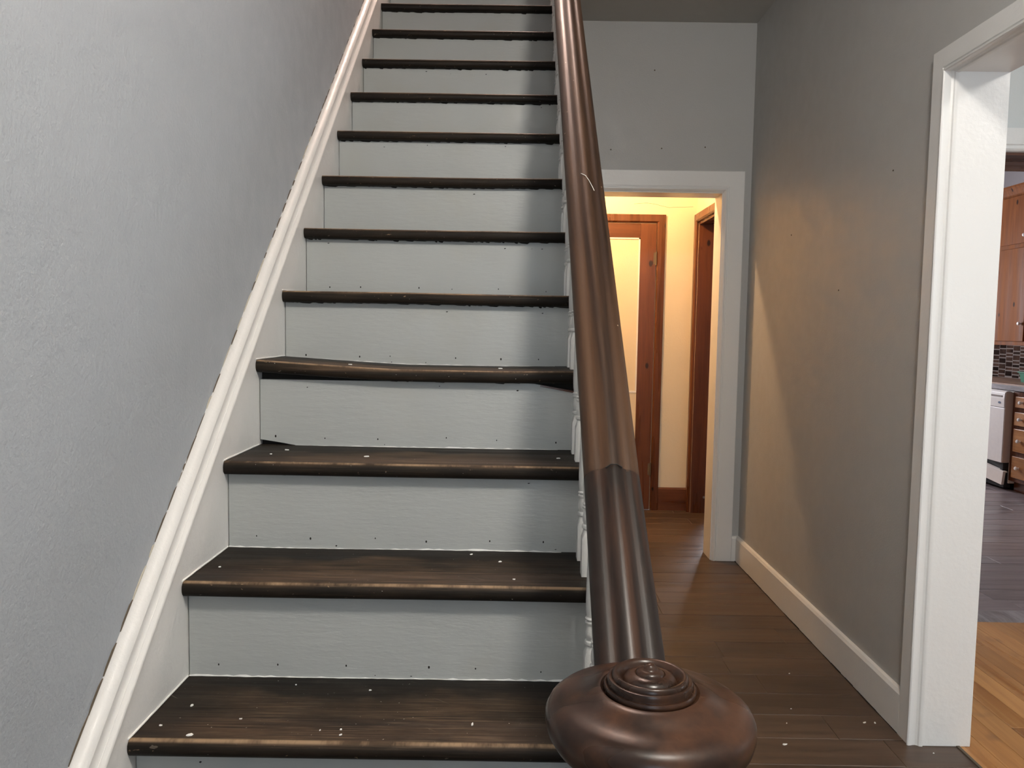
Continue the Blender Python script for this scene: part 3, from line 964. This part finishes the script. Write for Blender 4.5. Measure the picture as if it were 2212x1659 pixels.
# darker easing piece, swelling a little towards the newel, and the thin open joint between
L2 = (JY - 0.900) / math.cos(SL)
secs = []
for i in range(15):
    t = i / 14
    s_ = -0.0012 - L2 * t
    wr_ = 1.0 + 0.13 * t ** 1.4
    secs.append([(x * (wr_ if x > 0 else 1.0 + 0.05 * t), s_ + 0.006 * max(0, 1 - (x / 0.044) ** 2) * (1 - min(1, t * 6)), z) for x, z in rail_prof])
ez = MB().sections(secs).build('rail_easing', 'rail_dark', None, smooth=True, angle=60)
ez['label'] = 'darker glossy lower end of the handrail'
ez.rotation_euler = (SL, 0, 0)
ez.location = (RC, JY, rail_z(JY))
keep(ez, railing)
# pale scratch on the rail
scr = MB().tube([(-0.010, 0.845, 0.0002), (0.000, 0.835, 0.0006), (0.007, 0.815, 0.0002), (0.014, 0.790, -0.002), (0.017, 0.780, -0.0042)], 0.0007, 5)
sc_ = scr.build('paint_scratch', 'chip', hr)
kc = MB().tube([(-0.012, 0.0015, -0.0018), (-0.004, 0.0065, 0.0002), (0.006, 0.0068, 0.0002), (0.014, 0.003, -0.003)], 0.0011, 5)
kc.build('joint_gap', 'dark', hr)


def baluster_mesh(height, top_cut):
    """square base block, lamb's tongue, rings, slim tapering shaft"""
    mb = MB()
    h = 0.0162
    sq = [(-h, -h), (h, -h), (h, h), (-h, h)]
    seg = 24

    def ring(r, z, squareness=0.0):
        pts = []
        for i in range(seg):
            t = 2 * math.pi * i / seg
            c, s = math.cos(t), math.sin(t)
            m = max(abs(c), abs(s))
            rs = h / m
            rr = rs * squareness + r * (1 - squareness)
            pts.append((rr * c, rr * s, z))
        return pts
    P = [(0, 0.0, 1), (0, 0.078, 1), (0.0138, 0.092, 0.12), (0.0128, 0.096, 0), (0.0160, 0.099, 0), (0.0166, 0.102, 0), (0.0158, 0.105, 0), (0.0124, 0.107, 0),
         (0.0148, 0.114, 0), (0.0152, 0.122, 0), (0.0140, 0.132, 0), (0.0126, 0.138, 0), (0.0156, 0.140, 0), (0.0160, 0.143, 0), (0.0134, 0.1455, 0),
         (0.0156, 0.148, 0), (0.0160, 0.150, 0), (0.0130, 0.153, 0), (0.0146, 0.165, 0), (0.0152, 0.185, 0), (0.0140, 0.26, 0), (0.0118, 0.40, 0),
         (0.0102, height - 0.12, 0), (0.0140, height - 0.112, 0), (0.0140, height - 0.106, 0), (0.0104, height - 0.100, 0), (0.0118, height - 0.06, 0), (0.0118, height - top_cut, 0)]
    secs = [ring(r, z, q) for r, z, q in P]
    # slope the top to the underside of the rail
    secs[-1] = [(x, y, height + y * RISE / GO) for x, y, z in secs[-1]]
    return mb.sections(secs)


BXC = 0.159
protos = []
for j, dy in enumerate((0.0895, 0.1995)):
    yb0 = nose_y(1) + dy
    protos.append((rail_z(yb0) - 0.078) - nose_z(1))
meshes = {}
for k in range(-1, K1 + 1):
    for j, dy in enumerate((0.0895, 0.1995)):
        y = nose_y(k) + dy
        if y < 1.02 or y > 3.98:
            continue
        hgt = protos[j]
        if j not in meshes:
            b = baluster_mesh(hgt, 0.01).build('baluster', 'baluster', None, smooth=True, angle=30)
            meshes[j] = b.data
        else:
            b = bpy.data.objects.new('baluster', meshes[j])
            COL.objects.link(b)
        b.location = (BXC, y, nose_z(k) + warp(k, BXC) + 0.0004)
        keep(b, railing)

# newel: turned post with a broad mushroom cap and carved rosette
NX, NY = 0.158, 0.845
post = MB()
post.box(NX - 0.055, NX + 0.055, NY - 0.055, NY + 0.055, 0.0, 0.30)
pp = [(0.050, 0.30), (0.055, 0.315), (0.055, 0.33), (0.042, 0.345), (0.040, 0.36), (0.050, 0.40), (0.053, 0.45), (0.046, 0.56), (0.040, 0.66), (0.038, 0.70),
      (0.047, 0.705), (0.049, 0.715), (0.047, 0.725), (0.040, 0.73), (0.040, 0.75), (0.052, 0.762), (0.062, 0.775), (0.064, 0.79), (0.060, 0.80)]
newel = keep(post.build('newel_post', 'cap', None, bevel=0.004), railing)
ts = MB().lathe(pp, NX, NY, 0, 40).build('turned_shaft', 'cap', None, smooth=True, angle=40)
ts.parent = newel
capz = 0.868
cp_ = [(0.060, -0.070), (0.074, -0.062), (0.082, -0.052), (0.086, -0.044), (0.092, -0.040), (0.100, -0.034), (0.108, -0.026), (0.1145, -0.015), (0.1172, -0.004), (0.1170, 0.005),
       (0.1135, 0.0125), (0.1075, 0.0175), (0.1000, 0.0205), (0.0920, 0.0222), (0.0840, 0.0242), (0.0760, 0.0275), (0.0690, 0.0312), (0.0630, 0.0338), (0.0580, 0.0350), (0.0555, 0.0350),
       (0.0538, 0.0325), (0.050, 0.0318), (0.001, 0.0318)]
nc = MB().lathe(cp_, 0, 0, 0, 72).build('newel_cap', 'cap', None, smooth=True, angle=50)
nc.location = (NX, NY, capz); nc.parent = newel
rp = [(0.0505, 0.030), (0.0518, 0.0335), (0.0522, 0.0365), (0.0508, 0.0390), (0.0488, 0.0392), (0.0480, 0.0385), (0.0474, 0.0405), (0.0478, 0.0440), (0.0466, 0.0468), (0.0445, 0.0474),
      (0.0428, 0.0466), (0.0424, 0.0490), (0.0412, 0.0515), (0.0390, 0.0522), (0.0360, 0.0510), (0.0335, 0.0478), (0.0318, 0.0440), (0.0305, 0.0425), (0.0298, 0.0428), (0.0294, 0.0455),
      (0.0278, 0.0480), (0.0240, 0.0505), (0.0195, 0.0520), (0.0172, 0.0522), (0.0162, 0.0508), (0.0154, 0.0530), (0.0136, 0.0552), (0.0104, 0.0565), (0.0082, 0.0570), (0.0072, 0.0585),
      (0.0058, 0.0612), (0.0034, 0.0628), (0.0004, 0.0632)]
ro = MB().lathe(rp, 0, 0, 0, 72).build('newel_rosette', 'cap', None, smooth=True, angle=50)
ro.location = (NX, NY, capz); ro.parent = newel

# ------------------------------------------------------------------ lamps of the house
def lamp(name, label, loc, r, power, col, drop=0.06):
    e = empty(name, (loc[0], loc[1], loc[2] + r + drop))
    tag(e, label, 'lamp')
    z1 = r + drop
    keep(MB().lathe([(0.0005, z1), (r * .75, z1), (r * .72, z1 - 0.02), (0.03, z1 - 0.03), (0.03, r * .9), (0.0005, r * .9)], loc[0], loc[1], loc[2], 28)
         .build('canopy', 'brass', None, smooth=True), e)
    m = plain(name + '_glow', (0.9, 0.88, 0.82), 0.4, 0.0, col, power / (math.pi * 4 * math.pi * r * r))
    M[name] = m
    prof_ = [(max(0.0006, r * math.sin(math.pi * i / 16)), -r * math.cos(math.pi * i / 16)) for i in range(17)]
    keep(MB().lathe(prof_, loc[0], loc[1], loc[2], 28).build('globe', name, None, smooth=True), e)


lamp('hall_ceiling_lamp', 'round glass globe lamp on the hall ceiling', (0.46, 0.2, ZC - 0.19), 0.13, HALL_LAMP, (1.0, 0.94, 0.86))
lamp('dining_ceiling_lamp', 'round glass globe lamp on the dining room ceiling', (2.75, 0.7, ZC - 0.22), 0.15, DINING_LAMP, (1.0, 0.96, 0.91))
lamp('lobby_ceiling_lamp', 'small bare globe lamp on the lobby ceiling', (0.44, 4.87, 2.60), 0.034, VESTIBULE_LAMP, (1.0, 0.62, 0.31), 0.166)
lamp('landing_ceiling_lamp', 'small globe lamp on the upper landing ceiling', (0.2, 4.9, 5.58), 0.12, UPSTAIRS_LAMP, (1.0, 0.72, 0.61), 0.10)

# ------------------------------------------------------------------ kitchen
BF = 4.20                          # base cabinet front
CT = 0.905


def kn_(parent, x, y, z, r=0.016):
    o = MB().lathe([(0.0005, 0), (r * .55, 0), (r * .45, -0.012), (r * .9, -0.018), (r, -0.026), (r * .7, -0.033), (0.0005, -0.035)], x, y, z, 14, 'x').build('knob', 'knob', None, smooth=True)
    o.parent = parent
    return o


bc = empty('drawer_cabinet', (BF + 0.3, 6.2, 0))
tag(bc, 'pine kitchen base cabinet with four knobbed drawers beside the dishwasher', 'cabinet')
keep(MB().box(BF, KX - 0.02, 5.85, 6.482, 0.09, CT - 0.06).box(BF + 0.05, KX - 0.02, 5.85, 6.482, 0.0, 0.09).build('body', 'trim_wood'), bc)
for z0, z1 in ((0.715, 0.805), (0.565, 0.675), (0.345, 0.535), (0.125, 0.305)):
    dr = keep(MB().box(BF - 0.018, BF - 0.001, 5.93, 6.43, z0, z1).build('drawer', 'pine_drawer', None, bevel=0.003), bc)
    o = kn_(dr, BF - 0.018, 6.335, (z0 + z1) / 2)

DW0, DW1, DF = 6.485, 7.085, 4.135
dw = empty('dishwasher', (BF + 0.2, 6.78, 0))
tag(dw, 'cream dishwasher with dislodged kick panel under the counter', 'dishwasher')
keep(MB().box(BF + 0.005, KX - 0.05, DW0 + 0.004, DW1, 0.06, 0.845).build('tub', 'appliance'), dw)
dd = MB().box(DF, DF + 0.058, DW0 + 0.006, DW1 - 0.004, 0.235, 0.700).build('door', 'appliance', None, bevel=0.004)
keep(dd, dw)
keep(MB().box(DF + 0.006, BF + 0.004, DW0 + 0.001, DW0 + 0.0058, 0.238, 0.835).build('door_side', 'appliance_edge', None), dw)
pc = MB().prism([(DF - 0.003, 0.704), (DF + 0.058, 0.704), (DF + 0.058, 0.838), (DF + 0.030, 0.846), (DF + 0.010, 0.842), (DF - 0.002, 0.828), (DF - 0.006, 0.78)], 1, DW0 + 0.006, DW1 - 0.004)
cpn = keep(pc.build('control_panel', 'appliance', None, bevel=0.002), dw)
hb = MB().box(DF - 0.0085, DF - 0.002, DW0 + 0.035, DW1 - 0.06, 0.792, 0.806).build('handle_slot', 'grout', None)
hb.parent = cpn
lg = MB().lathe([(0.0005, -0.0015), (0.013, -0.0015), (0.013, 0.0), (0.0005, 0.0)], 0, 0, 0, 18, 'x').build('badge', 'logo', None)
lg.scale = (1, 1.45, 0.75); lg.location = (DF - 0.0057, DW0 + 0.068, 0.744)
lg.parent = cpn
keep(MB().box(DF + 0.02, BF + 0.03, DW0 + 0.012, DW0 + 0.05, 0.16, 0.30).build('hinge_bracket', 'black', None, bevel=0.004), dw)
keep(MB().box(DF + 0.04, BF + 0.03, DW0 + 0.02, DW1, 0.02, 0.225).build('toe_recess', 'black', None), dw)
kp = MB().box(-0.024, 0.0, 0.0, 0.60, 0.0, 0.118).box(-0.0, 0.014, 0.0, 0.60, 0.106, 0.118).build('kick_panel', 'appliance', None, bevel=0.002)
kp['label'] = 'dislodged cream kick panel'
kp.location = (DF + 0.030, DW0 + 0.0, 0.048)
kp.rotation_euler = (math.radians(7.5), math.radians(0), math.radians(5))
keep(kp, dw)

ct = empty('kitchen_counter', (BF + 0.3, 6.9, CT - 0.055))
tag(ct, 'weathered grey laminate worktop with wood-edged rim', 'worktop')
keep(MB().box(BF - 0.022, KX - 0.006, 5.85, 8.3, CT - 0.054, CT - 0.012).build('slab', 'counter', None, bevel=0.002), ct)
keep(MB().box(BF - 0.024, KX - 0.006, 5.85, 8.3, CT - 0.012, CT).build('rim', 'counter_edge', None, bevel=0.002), ct)
b2 = empty('corner_cabinet', (BF + 0.3, 7.7, 0)); tag(b2, 'pine base cabinet beyond the dishwasher under the worktop', 'cabinet')
keep(MB().box(BF, KX - 0.02, 7.09, 8.3, 0.09, CT - 0.055).box(BF + 0.05, KX - 0.02, 7.09, 8.3, 0, 0.09).build('body', 'trim_wood'), b2)
dr = keep(MB().box(BF - 0.018, BF - 0.001, 7.15, 7.65, 0.13, 0.80).build('door', 'pine', None, bevel=0.003), b2)
kn_(dr, BF - 0.018, 7.22, 0.70)

uc = empty('wall_cabinet', (4.65, 6.9, 1.225))
tag(uc, 'tall knotty pine wall cabinet above the tiled backsplash', 'cabinet')
UF = 4.50
keep(MB().box(UF, KX - 0.001, 6.37, 7.285, 1.225, 2.60).build('body', 'pine', None, bevel=0.002), uc)
keep(MB().prism([(UF - 0.002, 2.585), (UF + 0.02, 2.585), (UF + 0.02, 2.665), (UF - 0.034, 2.665), (UF - 0.034, 2.648), (UF - 0.020, 2.628), (UF - 0.012, 2.605)], 1, 6.37, 7.305).build('crown_moulding', 'pine', None), uc)
for y0, y1 in ((6.845, 7.262), (6.395, 6.820)):
    for z0, z1 in ((1.262, 2.095), (2.135, 2.562)):
        dr = keep(MB().box(UF - 0.018, UF - 0.0005, y0, y1, z0, z1).build('door', 'pine', None, bevel=0.003), uc)
        o = kn_(dr, UF - 0.018, y0 + 0.035, 1.42 if z0 < 2 else 2.2)
        for zz in (z0 + 0.07, z1 - 0.07):
            hh = MB().box(UF - 0.0195, UF - 0.0182, y1 - 0.012, y1 - 0.001, zz - 0.022, zz + 0.022).build('hinge', 'steel', None)
            hh.parent = dr

# mosaic backsplash: grout bed with separate tiles
bs = MB().box(KX - 0.004, KX - 0.0002, 6.4, 8.4, CT, 1.475).build('backsplash', 'grout')
tag(bs, 'dark brown mosaic tile backsplash in pale grout behind the worktop', 'backsplash')
tm = {}
rt = random.Random(9)
ycol = 6.93
while ycol < 7.93:
    z = CT + 0.004 - rt.choice((0, 0.012, 0.02))
    while z < 1.46:
        hgt = rt.choice((0.024, 0.024, 0.046, 0.035))
        z0_, z1_ = max(z, CT + 0.002), min(z + hgt, 1.472)
        if z1_ - z0_ > 0.01 and not (ycol + 0.05 < 7.285 and z0_ > 1.24):
            key = round(z1_ - z0_, 3)
            if key not in tm:
                o = MB().box(-0.003, 0.0005, -0.047, 0.047, -key / 2, key / 2).build('tile', 'tile', bs, bevel=0.0008)
                tm[key] = o.data
            else:
                o = bpy.data.objects.new('tile', tm[key]); COL.objects.link(o); o.parent = bs
            o.location = (KX - 0.004, ycol + 0.05, (z0_ + z1_) / 2)
        z += hgt + 0.010
    ycol += 0.104

tb = MB()
tub_o = [(0.0, -0.085, -0.10, 0.0), (0.09, -0.098, -0.115, 0.0)]
secs = []
for (z, hx, hy) in ((0.0, 0.085, 0.105), (0.082, 0.096, 0.118), (0.082, 0.106, 0.130), (0.092, 0.106, 0.130), (0.092, 0.094, 0.116), (0.006, 0.082, 0.102)):
    secs.append([(-hx, -hy, z), (hx, -hy, z), (hx, hy, z), (-hx, hy, z)])
g_ = tb.sections(secs).build('plastic_tub', 'green', None, bevel=0.002)
g_.location = (4.55, 6.70, CT)
tag(g_, 'green plastic tub standing on the kitchen worktop', 'tub')

# ------------------------------------------------------------------ loose paint chips
def chip(loc, s, rz, where, grp):
    rr = random.Random(int(loc[0] * 1000) + int(loc[1] * 777))
    n_ = 6
    pts = [(s * rr.uniform(.6, 1.1) * math.cos(6.283 * i / n_), .55 * s * rr.uniform(.6, 1.1) * math.sin(6.283 * i / n_)) for i in range(n_)]
    o = MB().sections([[(x, y, 0.0) for x, y in pts], [(x * .9, y * .9, 0.0014 + 0.0012 * rr.random()) for x, y in pts]]).build('paint_chip', 'chip')
    o.location = loc
    o.rotation_euler = (0, 0, rz)
    tag(o, where, 'paint chip', grp)


names = {0: 'tread next to the newel cap', 1: 'next tread up from the newel cap', 2: 'tread below the warped tread', 3: 'warped tread with gaps under it'}
special = {(0, 0): 'rounded white paint fleck near the wall skirt on the tread next to the newel cap',
           (0, 1): 'upright oval white paint fleck on the tread right beside the newel cap',
           (0, 3): 'large jagged white paint flake at the front of the tread by the newel cap',
           (2, 0): 'wide white paint flake mid-way along the tread below the warped tread',
           (2, 3): 'white paint flake by the balusters on the tread below the warped tread',
           (3, 1): 'long white paint flake at the riser foot on the warped tread'}
chips = {0: [(-.588, 1.378, .0052, 1.4), (-.066, 1.325, .0048, 1.5), (-.481, 1.332, .003, .3), (-.548, 1.275, .007, .4), (-.271, 1.448, .003, .2), (-.291, 1.283, .003, .7),
             (-.294, 1.300, .0025, 0), (-.42, 1.466, .002, 0), (-.612, 1.305, .003, .2), (-.33, 1.297, .002, 1)],
         1: [(-.026, 1.639, .0045, .3), (-.608, 1.572, .003, .5), (-.091, 1.690, .005, .9), (.005, 1.523, .003, 0)],
         2: [(-.345, 1.790, .006, .2), (-.553, 1.862, .006, .1), (-.572, 1.798, .004, 0), (.106, 1.812, .006, .1)],
         3: [(-.425, 1.985, .006, 0), (-.039, 2.03, .009, .1)]}
for k, lst in chips.items():
    for i, (x, y, s, rz) in enumerate(lst):
        chip((x, y, nose_z(k) + warp(k, x) - 0.0002), s, rz, special.get((k, i), 'tiny white paint speck lying on the %s' % names[k]), 'paint chips on the %s' % names[k])
floor_lab = ['larger white paint flake lying out on the hall floor near the newel', 'white paint flake beside the baseboard near the cased opening',
             'small white paint flake touching the baseboard near the cased opening']
for i, (x, y, s, rz) in enumerate(((.877, 2.367, .009, .2), (1.197, 2.514, .008, .6), (1.231, 2.512, .006, 1.2), (1.073, 2.879, .004, .2), (0.98, 2.60, .003, 0), (.93, 2.50, .003, 1), (1.33, 2.33, .004, .3))):
    chip((x, y, -0.0003), s, rz, floor_lab[i] if i < 3 else 'tiny white paint speck on the brown hall planks', 'paint chips on the hall floor')
